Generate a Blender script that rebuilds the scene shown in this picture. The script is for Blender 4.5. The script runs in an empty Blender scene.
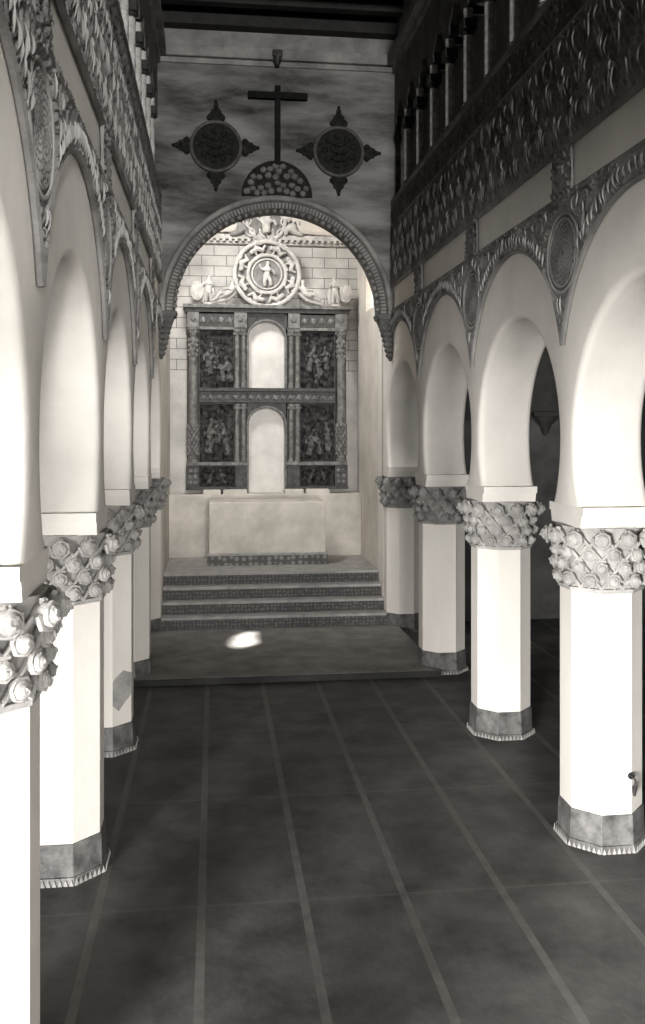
import bpy, bmesh, math, random
import numpy as np
from mathutils import Vector, Matrix

# ------------------------------------------------------------------ camera, world, lights
scn = bpy.context.scene
COL = scn.collection
PI = math.pi
YAW = math.radians(6.87)
CAM_H = 3.83
FPX, CXP, CYP = 900.0, 322.5, 430.0

cd = bpy.data.cameras.new('camera')
cam = bpy.data.objects.new('camera', cd)
COL.objects.link(cam)
cam.location = (0, 0, CAM_H)
cam.rotation_euler = (PI/2, 0, -YAW)
cd.sensor_fit = 'AUTO'
cd.sensor_width = 36
cd.lens = 36*FPX/1024
cd.shift_x = 0
cd.shift_y = -(512-CYP)/1024
cd.clip_start = 0.05
scn.camera = cam

scn.view_settings.view_transform = 'Standard'
scn.view_settings.look = 'None'
scn.view_settings.gamma = 1
scn.view_settings.use_curve_mapping = False
scn.view_settings.exposure = -0.12
scn.cycles.caustics_reflective = False
scn.cycles.caustics_refractive = False

world = bpy.data.worlds.new('world')
scn.world = world
world.use_nodes = True
world.node_tree.nodes['Background'].inputs[0].default_value = (1.0, 0.97, 0.93, 1)
world.node_tree.nodes['Background'].inputs[1].default_value = 2.2

def area(name, loc, target, sx, sy, power, spread=180, col=(1, .985, .965)):
    l = bpy.data.lights.new(name, 'AREA')
    l.shape = 'RECTANGLE'
    l.size, l.size_y, l.energy, l.color = sx, sy, power, col
    l.spread = math.radians(spread)
    o = bpy.data.objects.new(name, l)
    COL.objects.link(o)
    o.location = loc
    o.rotation_euler = (Vector(target)-Vector(loc)).to_track_quat('-Z', 'Y').to_euler()
    return o

# daylight from the west doorway behind the camera, the cupola over the altar, the sun in the chancel slit, and three added fills
area('west_door_daylight', (1.0, -18.5, 2.1), (1.2, 10, 2.1), 6.0, 3.8, 1750, 120)
area('left_side_fill', (-4.2, -3.2, 2.0), (8.6, 15.0, -0.9), 3.2, 2.2, 700, 50)  # soft light added from the left for the right arcade's nave faces, no door
area('right_side_fill', (6.0, -10, 1.9), (-1.6, 13, 2.0), 3.0, 2.8, 240, 90)  # soft light added from the right for the left columns' nave faces, no door
area('end_wall_fill', (3.0, -17.5, 8.6), (1.0, 16.3, 8.8), 1.6, 2.4, 2300, 120)  # high light added to brighten the end wall and graze the friezes
area('cupola_daylight', (-0.2, 17.1, 9.2), (2.4, 20.5, 4.6), 1.4, 1.2, 250, 150)
sun_l = bpy.data.lights.new('sun', 'SUN')
sun_l.energy = 34
sun_l.angle = math.radians(2.2)
sun_l.color = (1, .96, .9)
sun = bpy.data.objects.new('sun', sun_l)
COL.objects.link(sun)
SUN_FROM, SUN_TO = Vector((3.36, 18.85, 7.0)), Vector((0.54, 16.05, 0.1))
sun.rotation_euler = (SUN_TO-SUN_FROM).to_track_quat('-Z', 'Y').to_euler()

# ------------------------------------------------------------------ helpers
def at(px, py, Y):
    """the point of the plane at depth Y down the nave that the photograph shows at (px, py)"""
    a = math.atan((px-CXP)/FPX)+YAW
    X = Y*math.tan(a)
    D = Y*math.cos(YAW)+X*math.sin(YAW)
    return X, CAM_H+(CYP-py)*D/FPX

def tag(o, label=None, cat=None, group=None, kind=None):
    if label: o['label'] = label
    if cat: o['category'] = cat
    if group: o['group'] = group
    if kind: o['kind'] = kind
    return o

def empty(name, loc=(0, 0, 0), rz=0):
    o = bpy.data.objects.new(name, None)
    COL.objects.link(o)
    o.location = loc
    o.rotation_euler = (0, 0, rz)
    o.empty_display_size = 0.1
    return o

def copy_tree(o, parent=None):
    c = o.copy()
    COL.objects.link(c)
    c.parent = parent
    for ch in list(o.children):
        copy_tree(ch, c)
    return c

class MB:
    def __init__(s):
        s.v, s.f = [], []
    def add(s, vs, fs):
        n = len(s.v)
        s.v.extend([tuple(map(float, p)) for p in vs])
        s.f.extend([tuple(i+n for i in f) for f in fs])
        return s
    def box(s, x0, x1, y0, y1, z0, z1):
        vs = [(x, y, z) for z in (z0, z1) for y in (y0, y1) for x in (x0, x1)]
        return s.add(vs, [(0, 2, 3, 1), (4, 5, 7, 6), (0, 1, 5, 4), (2, 6, 7, 3), (0, 4, 6, 2), (1, 3, 7, 5)])
    def hexa(s, bot, top):
        n = len(bot)
        fs = [tuple(range(n-1, -1, -1)), tuple(range(n, 2*n))]
        fs += [(i, (i+1) % n, n+(i+1) % n, n+i) for i in range(n)]
        return s.add(list(bot)+list(top), fs)
    def lathe(s, prof, c=(0, 0, 0), n=24, axis='z', rot=0, sq=1.0):
        vs, fs = [], []
        for r, h in prof:
            for k in range(n):
                a = rot+2*PI*k/n
                x, y = r*math.cos(a), r*math.sin(a)*sq
                if axis == 'z': p = (c[0]+x, c[1]+y, c[2]+h)
                elif axis == 'y': p = (c[0]+x, c[1]+h, c[2]+y)
                else: p = (c[0]+h, c[1]+x, c[2]+y)
                vs.append(p)
        m = len(prof)
        for i in range(m-1):
            for k in range(n):
                fs.append((i*n+k, i*n+(k+1) % n, (i+1)*n+(k+1) % n, (i+1)*n+k))
        fs.append(tuple(range(n-1, -1, -1)))
        fs.append(tuple((m-1)*n+k for k in range(n)))
        return s.add(vs, fs)
    def tube(s, path, r, n=8, closed=False, flat=1.0, up=None):
        """round tube along path; r a number or list; flat squashes along up"""
        P = [Vector(p) for p in path]
        m = len(P)
        R = r if isinstance(r, (list, tuple)) else [r]*m
        vs, fs = [], []
        prev = None
        for i in range(m):
            if closed: t = P[(i+1) % m]-P[i-1]
            else: t = P[min(i+1, m-1)]-P[max(i-1, 0)]
            t.normalize()
            ref = Vector(up) if up is not None else (prev if prev is not None else (Vector((0, 0, 1)) if abs(t.z) < .9 else Vector((1, 0, 0))))
            b = ref-t*ref.dot(t)
            if b.length < 1e-6: b = t.orthogonal()
            b.normalize()
            prev = b
            c = t.cross(b)
            for k in range(n):
                a = 2*PI*k/n
                vs.append(P[i]+(b*math.cos(a)*flat+c*math.sin(a))*R[i])
        for i in range(m if closed else m-1):
            j = (i+1) % m
            for k in range(n):
                fs.append((i*n+k, i*n+(k+1) % n, j*n+(k+1) % n, j*n+k))
        if not closed:
            fs.append(tuple(range(n-1, -1, -1)))
            fs.append(tuple((m-1)*n+k for k in range(n)))
        return s.add(vs, fs)
    def ball(s, c, r, n=10, m=6, M=None):
        rx, ry, rz = (r, r, r) if not isinstance(r, (tuple, list)) else r
        vs, fs = [], []
        for i in range(1, m):
            ph = PI*i/m
            for k in range(n):
                a = 2*PI*k/n
                vs.append(Vector((rx*math.sin(ph)*math.cos(a), ry*math.sin(ph)*math.sin(a), rz*math.cos(ph))))
        vs += [Vector((0, 0, rz)), Vector((0, 0, -rz))]
        for i in range(m-2):
            for k in range(n):
                fs.append((i*n+k, (i+1)*n+k, (i+1)*n+(k+1) % n, i*n+(k+1) % n))
        T, B = (m-1)*n, (m-1)*n+1
        for k in range(n):
            fs.append((T, k, (k+1) % n))
            fs.append((B, (m-2)*n+(k+1) % n, (m-2)*n+k))
        C = Vector(c)
        return s.add([(M @ p if M else p)+C for p in vs], fs)
    def prism(s, outline, y0, y1):
        """outline of (x, z) points extruded from y0 to y1"""
        n = len(outline)
        return s.hexa([(x, y0, z) for x, z in outline], [(x, y1, z) for x, z in outline])
    def build(s, name, mat, parent=None, smooth=False, bevel=0, angle=40):
        me = bpy.data.meshes.new(name)
        me.from_pydata(s.v, [], s.f)
        bm = bmesh.new()
        bm.from_mesh(me)
        bmesh.ops.recalc_face_normals(bm, faces=bm.faces)
        bm.to_mesh(me)
        bm.free()
        o = bpy.data.objects.new(name, me)
        COL.objects.link(o)
        me.materials.append(mat)
        if smooth:
            for p in me.polygons: p.use_smooth = True
            me.set_sharp_from_angle(angle=math.radians(angle))
        if bevel:
            b = o.modifiers.new('edge', 'BEVEL')
            b.width, b.segments, b.limit_method = bevel, 2, 'ANGLE'
        if parent: o.parent = parent
        return o

def skin_figure(name, joints, edges, mat, parent=None, sub=1):
    """one continuous carved body: joints {key: (x, y, z, radius)}"""
    me = bpy.data.meshes.new(name)
    bm = bmesh.new()
    lay = bm.verts.layers.skin.verify()
    V = {}
    for i, (k, (x, y, z, r)) in enumerate(joints.items()):
        v = bm.verts.new((x, y, z))
        v[lay].radius = (r, r)
        v[lay].use_root = (i == 0)
        V[k] = v
    for a, b in edges: bm.edges.new((V[a], V[b]))
    if 'h' in V:
        d = (V['h'].co-V['n'].co).normalized()
        r = joints['h'][3]
        t = bm.verts.new(V['h'].co+d*r*.9)
        t[lay].radius = (r*.8, r*.8)
        bm.edges.new((V['h'], t))
    bm.to_mesh(me)
    bm.free()
    o = bpy.data.objects.new(name, me)
    COL.objects.link(o)
    m = o.modifiers.new('skin', 'SKIN')
    m.use_smooth_shade = True
    s = o.modifiers.new('sub', 'SUBSURF')
    s.levels = s.render_levels = sub
    me.materials.append(mat)
    if parent: o.parent = parent
    return o

# ------------------------------------------------------------------ materials
def warm(v, k=1.0):
    return (v, v*(1-.035*k), v*(1-.085*k), 1)

def mat(name, lo, hi=None, rough=.8, scale=3.0, detail=6, bump=0, bscale=30, k=1.0, stretch=(1, 1, 1), contrast=(.3, .7), spec=.3):
    m = bpy.data.materials.new(name)
    m.use_nodes = True
    nt = m.node_tree
    b = nt.nodes['Principled BSDF']
    b.inputs['Roughness'].default_value = rough
    b.inputs['Specular IOR Level'].default_value = spec
    tc = nt.nodes.new('ShaderNodeTexCoord')
    mp = nt.nodes.new('ShaderNodeMapping')
    mp.inputs['Scale'].default_value = stretch
    nt.links.new(tc.outputs['Object'], mp.inputs['Vector'])
    if hi is None: hi = lo
    nz = nt.nodes.new('ShaderNodeTexNoise')
    nz.inputs['Scale'].default_value = scale
    nz.inputs['Detail'].default_value = detail
    nz.inputs['Roughness'].default_value = .62
    nt.links.new(mp.outputs[0], nz.inputs['Vector'])
    rp = nt.nodes.new('ShaderNodeValToRGB')
    rp.color_ramp.elements[0].position, rp.color_ramp.elements[1].position = contrast
    rp.color_ramp.elements[0].color = warm(lo, k)
    rp.color_ramp.elements[1].color = warm(hi, k)
    nt.links.new(nz.outputs['Fac'], rp.inputs['Fac'])
    nt.links.new(rp.outputs['Color'], b.inputs['Base Color'])
    if bump:
        n2 = nt.nodes.new('ShaderNodeTexNoise')
        n2.inputs['Scale'].default_value = bscale
        n2.inputs['Detail'].default_value = 8
        nt.links.new(tc.outputs['Object'], n2.inputs['Vector'])
        bp = nt.nodes.new('ShaderNodeBump')
        bp.inputs['Strength'].default_value = bump
        bp.inputs['Distance'].default_value = .02
        nt.links.new(n2.outputs['Fac'], bp.inputs['Height'])
        nt.links.new(bp.outputs[0], b.inputs['Normal'])
    m['bsdf'] = b.name
    return m

def brick_lines(m, w, h, line_v, zlo, mortar=.008, axes='xz'):
    """thin painted block joints over material m, above height zlo"""
    nt = m.node_tree
    b = nt.nodes['Principled BSDF']
    src = b.inputs['Base Color'].links[0].from_socket
    tc = nt.nodes.new('ShaderNodeTexCoord')
    sx = nt.nodes.new('ShaderNodeSeparateXYZ')
    nt.links.new(tc.outputs['Object'], sx.inputs[0])
    cx = nt.nodes.new('ShaderNodeCombineXYZ')
    nt.links.new(sx.outputs['X' if axes[0] == 'x' else 'Y'], cx.inputs['X'])
    nt.links.new(sx.outputs['Z'], cx.inputs['Y'])
    br = nt.nodes.new('ShaderNodeTexBrick')
    br.inputs['Scale'].default_value = 1
    br.inputs['Brick Width'].default_value = w
    br.inputs['Row Height'].default_value = h
    br.inputs['Mortar Size'].default_value = mortar
    br.inputs['Mortar Smooth'].default_value = .3
    nt.links.new(cx.outputs[0], br.inputs['Vector'])
    gt = nt.nodes.new('ShaderNodeMath')
    gt.operation = 'GREATER_THAN'
    gt.inputs[1].default_value = zlo
    nt.links.new(sx.outputs['Z'], gt.inputs[0])
    mu = nt.nodes.new('ShaderNodeMath')
    mu.operation = 'MULTIPLY'
    nt.links.new(br.outputs['Fac'], mu.inputs[0])
    nt.links.new(gt.outputs[0], mu.inputs[1])
    mx = nt.nodes.new('ShaderNodeMix')
    mx.data_type = 'RGBA'
    nt.links.new(mu.outputs[0], mx.inputs['Factor'])
    nt.links.new(src, mx.inputs['A'])
    mx.inputs['B'].default_value = warm(line_v)
    nt.links.new(mx.outputs['Result'], b.inputs['Base Color'])
    return m

def tile_pattern(m, size, lo, hi):
    """small patterned glazed tiles: checker crossed with rings"""
    nt = m.node_tree
    b = nt.nodes['Principled BSDF']
    tc = nt.nodes.new('ShaderNodeTexCoord')
    vo = nt.nodes.new('ShaderNodeTexVoronoi')
    vo.inputs['Scale'].default_value = 1/size
    vo.inputs['Randomness'].default_value = .35
    nt.links.new(tc.outputs['Object'], vo.inputs['Vector'])
    rp = nt.nodes.new('ShaderNodeValToRGB')
    e = rp.color_ramp.elements
    e[0].position, e[0].color = .25, warm(hi)
    e[1].position, e[1].color = .45, warm(lo)
    nt.links.new(vo.outputs['Distance'], rp.inputs['Fac'])
    nt.links.new(rp.outputs['Color'], b.inputs['Base Color'])
    return m

plaster = mat('white_plaster', .70, .84, .85, 1.3, 7, .15, 25, 1.4)
plaster_col = mat('white_limewash', .74, .88, .8, 1.1, 6, .12, 18, 1.5, stretch=(1, 1, .5))
stucco = mat('carved_stucco', .11, .30, .75, 2.2, 8, .35, 60, .8)
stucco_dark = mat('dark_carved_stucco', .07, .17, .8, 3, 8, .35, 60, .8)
stone_cap = mat('capital_stone', .25, .50, .85, 5, 8, .3, 50, 1.0)
stone_dirty = mat('weathered_capital_stone', .14, .40, .85, 6, 8, .4, 50, .8)
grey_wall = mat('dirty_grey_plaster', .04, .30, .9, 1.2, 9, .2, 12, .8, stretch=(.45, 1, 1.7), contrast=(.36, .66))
block_wall = brick_lines(mat('painted_block_wall', .32, .60, .85, 1.2, 7, .1, 20, 1.2), .56, .236, .14, 5.1, .010)
chancel_pl = mat('chancel_plaster', .52, .78, .85, 1.0, 8, .2, 15, 1.9)
bench_pl = mat('ledge_plaster', .42, .74, .85, 1.4, 8, .25, 14, 1.8)
altar_pl = mat('altar_plaster', .52, .82, .85, 1.8, 8, .2, 14, 1.9)
timber = mat('dark_timber', .012, .03, .7, 4, 6, .3, 20, .8, stretch=(1, .2, 1))
wood = mat('dark_gilt_wood', .015, .075, .5, 9, 8, .3, 40, .9, spec=.3)
wood_mid = mat('worn_gilt_wood', .05, .24, .5, 9, 8, .3, 40, .9, spec=.3)
paint_dark = mat('dark_painted_ground', .008, .085, .6, 9, 8, .2, 40, .8, spec=.15, contrast=(.42, .72))
paint_fig = mat('painted_figures', .012, .20, .6, 12, 6, .2, 40, .8, spec=.15, contrast=(.38, .7))
carv_white = mat('pale_carved_stone', .34, .62, .8, 6, 7, .25, 40, 1.2)
carv_ground = mat('shaded_carving_ground', .10, .28, .85, 7, 7, .25, 40, 1.0)  # darker ground paints the recess shade between the pale carvings
stucco_pale = mat('pale_lit_edge_stucco', .22, .50, .7, 4, 7, .2, 50, .8)  # paler tone paints lit edges on the frieze strokes; roundel rims share it
niche_wh = mat('blank_niche_plaster', .58, .80, .9, 1.8, 7, .1, 15, 1.2)
iron = mat('dark_iron', .015, .05, .5, 8, 6, .3, 30, .5)
cross_m = mat('cross_wood', .008, .018, .8, 6, 6, .2, 30, .6, spec=.1)
shield_m = mat('dark_shield_wood', .010, .035, .75, 12, 8, .4, 50, .7, spec=.12)
rim_m = mat('shield_rim_gilt', .06, .14, .45, 9, 6, .2, 30, .8)
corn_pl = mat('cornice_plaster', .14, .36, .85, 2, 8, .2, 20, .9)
base_tile = mat('dark_glazed_base', .04, .22, .45, 7, 8, .2, 30, .7, spec=.5)
tooth_m = mat('white_tile_teeth', .2, .5, .5, 8)
riser_t = tile_pattern(mat('patterned_riser_tiles', .05, .2, .5, 10), .07, .06, .14)
dado_t = tile_pattern(mat('altar_dado_tiles', .1, .4, .5, 10), .13, .09, .27)
tread_m = mat('worn_step_tread', .28, .50, .6, 5, 7, .2, 30, .8)
carpet_m = mat('platform_floor', .16, .36, .62, 2.2, 8, .2, 40, .8)
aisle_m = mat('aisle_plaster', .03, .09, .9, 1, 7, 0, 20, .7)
colon_m = mat('mottled_colonnette', .34, .88, .7, 11, 8, .3, 50, .8, contrast=(.3, .7))
earth_m = mat('ground', .1)

def floor_material():
    m = mat('stone_floor', .03, .125, .55, 1.8, 9, .2, 14, .8, spec=.35)
    nt = m.node_tree
    b = nt.nodes['Principled BSDF']
    src = b.inputs['Base Color'].links[0].from_socket
    tc = nt.nodes.new('ShaderNodeTexCoord')
    sp = nt.nodes.new('ShaderNodeSeparateXYZ')
    nt.links.new(tc.outputs['Object'], sp.inputs[0])
    def M(op, a, c=None):
        n = nt.nodes.new('ShaderNodeMath')
        n.operation = op
        for i, q in enumerate((a, c)):
            if q is None: continue
            if isinstance(q, (int, float)): n.inputs[i].default_value = q
            else: nt.links.new(q, n.inputs[i])
        return n.outputs[0]
    def lines(sock, period, offset, half):
        t = M('FRACT', M('DIVIDE', M('SUBTRACT', sock, offset-period/2), period))
        d = M('MULTIPLY', M('ABSOLUTE', M('SUBTRACT', t, .5)), period)
        return M('LESS_THAN', d, half)
    lx = lines(sp.outputs['X'], .826, -.10, .033)
    ly = M('MULTIPLY', lines(sp.outputs['Y'], 2.1, 11.5, .018), .45)
    fac = M('MAXIMUM', lx, ly)
    n = nt.nodes.new('ShaderNodeTexNoise')
    n.inputs['Scale'].default_value = 6
    n.inputs['Detail'].default_value = 6
    nt.links.new(tc.outputs['Object'], n.inputs['Vector'])
    fac = M('MULTIPLY', fac, M('MULTIPLY', n.outputs['Fac'], 1.5))
    mx = nt.nodes.new('ShaderNodeMix')
    mx.data_type = 'RGBA'
    nt.links.new(fac, mx.inputs['Factor'])
    nt.links.new(src, mx.inputs['A'])
    mx.inputs['B'].default_value = warm(.15)
    nt.links.new(mx.outputs['Result'], b.inputs['Base Color'])
    return m

# ------------------------------------------------------------------ plan of the place (metres)
XR, XL = 3.29, -0.985            # nave faces of the two arcade walls
XC = (XR+XL)/2
TH = 0.68                        # arcade wall thickness
BAY, Y0 = 3.0, 2.15
COLS = [Y0+BAY*i for i in range(6)]          # 2.15 ... 17.15
Z_LEDGE = 3.13
ARC_C, ARC_R = 3.74, 1.31        # horseshoe opening
RING_C, RING_R = 4.23, 1.553     # plaster band
Y_ARCH0, Y_ARCH1 = 16.35, 16.80  # wall over the chancel arch
Y_BACK = 20.55
Y_END = 17.45
Z_TOP = 11.45

def side_map(s):
    """(u along nave, w out of wall towards nave, v height) -> world"""
    if s > 0: return lambda u, w, v: (XR-w, u, v)
    return lambda u, w, v: (XL+w, u, v)

# ------------------------------------------------------------------ floor, platform, outer shell
fl = MB().box(-6.2, 8.9, -20, 21.2, -.2, 0).build('floor', floor_material())
tag(fl, kind='structure')
pf = MB().box(XL-.45, XR+.2, 13.66, 17.0, 0, .10).build('platform', carpet_m)
tag(pf, kind='structure')
MB().box(XL-.45, XR+.2, 13.63, 13.66, 0, .098).build('platform_edge', timber, pf, bevel=.008)
c = MB().box(XL-TH-.1, XR+TH+.1, 2.0, 16.9, Z_TOP, Z_TOP+.25)
ceil = c.build('ceiling', timber)
tag(ceil, kind='structure')
for i in range(12):
    y = 2.6+i*1.18
    MB().box(XL-.5, XR+.5, y, y+.2, Z_TOP-.26, Z_TOP).build('ceiling_beam', timber, ceil, bevel=.02)
for s in (-1, 1):
    xa, xb = (XR+TH-.02, 8.6) if s > 0 else (-5.9, XL-TH+.02)
    xo = (8.4, 8.7) if s > 0 else (-6.0, -5.7)
    w = MB().box(xo[0], xo[1], -2, 18.0, 0, 7.4).build('wall_aisle_right' if s > 0 else 'wall_aisle_left', aisle_m)
    tag(w, kind='structure')
    w = MB().box(xa, xb, 17.6, 17.9, 0, 7.4).build('wall_aisle_end_right' if s > 0 else 'wall_aisle_end_left', aisle_m)
    tag(w, kind='structure')
    w = MB().box(xa, xb, 1.8, 17.9, 7.2, 7.4).build('ceiling_aisle_right' if s > 0 else 'ceiling_aisle_left', timber)
    tag(w, kind='structure')
w = MB()
w.box(-6.2, 8.9, -20.3, -20, 0, Z_TOP+.25)
w.box(-6.2, -5.9, -20, -2, 0, Z_TOP+.25)
w.box(8.6, 8.9, -20, -2, 0, Z_TOP+.25)
tag(w.build('wall_west', aisle_m), kind='structure')
w = MB().box(-6.2, 8.9, -20, 2.0, Z_TOP, Z_TOP+.25).build('ceiling_west', timber)
tag(w, kind='structure')
for s in (-1, 1):
    xa, xb = (XR+TH, 8.9) if s > 0 else (-6.2, XL-TH)
    w = MB().box(xa, xb, 1.5, 1.8, 7.2, Z_TOP).build('wall_west_upper_right' if s > 0 else 'wall_west_upper_left', aisle_m)
    tag(w, kind='structure')
    w = MB().box(*((8.4, 8.9) if s > 0 else (-6.2, -5.7)), -2.2, 1.8, 0, Z_TOP).build('wall_west_right' if s > 0 else 'wall_west_left', aisle_m)
    tag(w, kind='structure')
# unseen slab added behind and above the camera to cut the door light by height
w = MB().box(-5.9, 8.6, -20, 1.5, 4.92, 5.15).build('light_cut_slab', timber)
tag(w, kind='structure')
# dark frieze and hanging corbel on the end wall of the right aisle
fz = MB().box(4.2, 8.4, 17.45, 17.6, 4.05, 7.2).build('trim_3', timber)
tag(fz, kind='structure')

# ------------------------------------------------------------------ arcade walls
def arcade_core(s):
    P = side_map(s)
    mb = MB()
    zt = 6.0
    for i in range(5):
        y0 = COLS[i]
        yc = y0+BAY/2
        a_low = math.asin((Z_LEDGE-ARC_C)/ARC_R)
        a_cb = math.atan2(Z_LEDGE-ARC_C, BAY/2)
        a_ct = math.atan2(zt-ARC_C, BAY/2)
        angs = sorted(set(list(np.linspace(a_low, PI-a_low, 56))+[a_cb, a_ct, PI-a_ct, PI-a_cb]))
        def outer(a):
            if a <= a_cb+1e-9: return (BAY/2, Z_LEDGE-ARC_C)
            if a >= PI-a_cb-1e-9: return (-BAY/2, Z_LEDGE-ARC_C)
            cx, sz = math.cos(a), math.sin(a)
            t = 1e9
            if abs(cx) > 1e-9: t = min(t, (BAY/2)/abs(cx))
            if sz > 1e-9: t = min(t, (zt-ARC_C)/sz)
            return (t*cx, t*sz)
        ch = .075
        rings = [('o', 0), (ARC_R+ch, 0), (ARC_R+ch*.45, -ch*.12), (ARC_R+ch*.12, -ch*.45), (ARC_R, -ch),
                 (ARC_R, -TH+ch), (ARC_R+ch*.12, -TH+ch*.45), (ARC_R+ch*.45, -TH+ch*.12), (ARC_R+ch, -TH), ('o', -TH)]
        vs, fs = [], []
        for r, w in rings:
            for a in angs:
                if r == 'o': dy, dz = outer(a)
                else:
                    dy, dz = r*math.cos(a), r*math.sin(a)
                    dz = max(dz, Z_LEDGE-ARC_C)
                vs.append(P(yc+dy, w, ARC_C+dz))
        n = len(angs)
        for k in range(len(rings)-1):
            for j in range(n-1):
                fs.append((k*n+j, k*n+j+1, (k+1)*n+j+1, (k+1)*n+j))
        mb.add(vs, fs)
    def pbox(u0, u1, w0, w1, v0, v1):
        a, b = P(u0, w0, v0), P(u1, w1, v1)
        mb.box(min(a[0], b[0]), max(a[0], b[0]), u0, u1, v0, v1)
    pbox(Y0-.36, COLS[-1], -TH, 0, 6.0, 8.0)
    pbox(Y0-.36, Y_END, -TH, -.34, 8.0, Z_TOP)      # recessed upper wall
    pbox(Y0-.36, Y0, -TH, 0, 0, 6.0)
    pbox(COLS[-1], Y_END, -TH, 0, Z_LEDGE, 8.0)
    pbox(Y_END-.05, 17.9, -TH, 0, 0, Z_TOP)
    pbox(Y_ARCH1-.02, Y_END, -.36, 0, 7.95, Z_TOP)
    o = mb.build('wall_right' if s > 0 else 'wall_left', plaster, smooth=True, angle=35)
    tag(o, kind='structure')
    MB().box(*((XR, XR+TH) if s > 0 else (XL-TH, XL)), Y0, Y0+.34, 0, Z_LEDGE).build('unseen_arcade_support', plaster, o)
    return o

def smooth01(x): return np.clip(x, 0, 1)**2*(3-2*np.clip(x, 0, 1))

def arabesque(u, v):
    a = np.sin(30*u+2.4*np.sin(17*v+1.3)+1.6*np.sin(11*u-8*v))
    b = np.sin(27*v+2.6*np.sin(16*u)+1.4*np.sin(9*v+7*u))
    c = np.sin(70*u+3*np.sin(40*v))*np.sin(66*v+3*np.sin(38*u))
    return smooth01(.5+.9*a*b+.28*c)

def palm_net(u, v, t):
    """tall leaf strokes inside an ogival net; t = height in the frieze 0..1"""
    pu = .5
    ph = (v/.62)
    x1 = (u/pu+.25*np.sin(2*PI*ph)) % 1
    x2 = (u/pu+.5-.25*np.sin(2*PI*ph)) % 1
    net = np.maximum(smooth01(1-np.abs(x1-.5)/.10), smooth01(1-np.abs(x2-.5)/.10))
    st = np.sin(52*u+1.8*np.sin(10*v)+.9*np.sin(23*u))*np.sin(15*v+2.2*np.sin(6.28*u/pu))
    leaf = smooth01(.35+1.1*st)
    fine = smooth01(.5+.6*np.sin(95*u+4*v)*np.sin(70*v+3*np.sin(30*u)))
    return np.maximum(net*.9, leaf*.85)*.85+.15*fine

def height(u, v):
    """carving depth over the whole face, metres"""
    h = np.zeros_like(u)
    ycol = np.round((u-Y0)/BAY)*BAY+Y0
    dc = np.abs(u-ycol)
    # spandrels
    m = v < 6.0
    hs = .010+.05*arabesque(u*1.45, v*1.3)
    rr = np.hypot(u-ycol, v-5.5)
    hs = np.where(rr < .44, .018, hs)
    for dz, rad, off in ((5.78, .12, .86), (5.86, .085, .55)):
        r2 = np.hypot(dc-off, v-dz)
        hs = np.where(r2 < rad+.04, .012+.055*smooth01(1-np.abs(r2-rad)/.035)+.05*smooth01(1-r2/.05), hs)
    h = np.where(m, hs, h)
    # separators between the plain panels
    m = (v >= 6.0) & (v < 6.49)
    h = np.where(m, .015+.05*arabesque(u*1.3, v*1.3), h)
    m = (v >= 6.49) & (v < 7.55)
    h = np.where(m, .01+.062*palm_net(u, v, (v-6.49)/1.06), h)
    m = v >= 7.55
    du = (u % .34)-.17
    star = smooth01(1-np.abs(np.hypot(du, v-7.78)-.11)/.03)
    h = np.where(m, .03+.02*star+.012*smooth01(.5+np.sin(60*u)*np.sin(60*v)), h)
    return h

def carved(s, parent):
    P = side_map(s)
    res = .0125
    us = np.arange(Y0-.3, Y_ARCH0-.005, res)
    for name, v0, v1, mt in (('carved_spandrels', 4.45, 6.02, stucco), ('carved_panel_divider', 6.02, 6.49, stucco),
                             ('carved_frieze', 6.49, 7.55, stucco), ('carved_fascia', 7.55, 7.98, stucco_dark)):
        vv = np.arange(v0, v1+res*.5, res)
        U, V = np.meshgrid(us, vv, indexing='ij')
        H = height(U, V)
        X = XR-H if s > 0 else XL+H
        verts = np.stack([X.ravel(), U.ravel(), V.ravel()], 1)
        nu, nv = U.shape
        I = np.arange(nu*nv).reshape(nu, nv)
        q = np.stack([I[:-1, :-1], I[1:, :-1], I[1:, 1:], I[:-1, 1:]], -1)
        uc, vc = U[:-1, :-1]+res/2, V[:-1, :-1]+res/2
        ycol = np.round((uc-Y0)/BAY)*BAY+Y0
        dmid = BAY/2-np.abs(uc-ycol)
        if name == 'carved_spandrels':
            keep = np.hypot(dmid, vc-RING_C) > RING_R
            keep &= ~((vc < RING_C) & (dmid < RING_R))
        elif name == 'carved_panel_divider':
            keep = np.abs(uc-ycol) < .23
        else:
            keep = np.ones_like(uc, bool)
        F = q[keep].reshape(-1, 4)
        used = np.unique(F)
        remap = -np.ones(nu*nv, int)
        remap[used] = np.arange(len(used))
        me = bpy.data.meshes.new(name)
        me.vertices.add(len(used))
        me.vertices.foreach_set('co', verts[used].ravel())
        F2 = remap[F]
        if s < 0: F2 = F2[:, ::-1]
        F2 = np.ascontiguousarray(F2)
        me.loops.add(F2.size)
        me.loops.foreach_set('vertex_index', F2.ravel())
        me.polygons.add(len(F2))
        me.polygons.foreach_set('loop_start', np.arange(0, F2.size, 4))
        me.update(calc_edges=True)
        me.validate()
        for p in me.polygons: p.use_smooth = True
        o = bpy.data.objects.new(name, me)
        COL.objects.link(o)
        me.materials.append(mt)
        o.parent = parent

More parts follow.
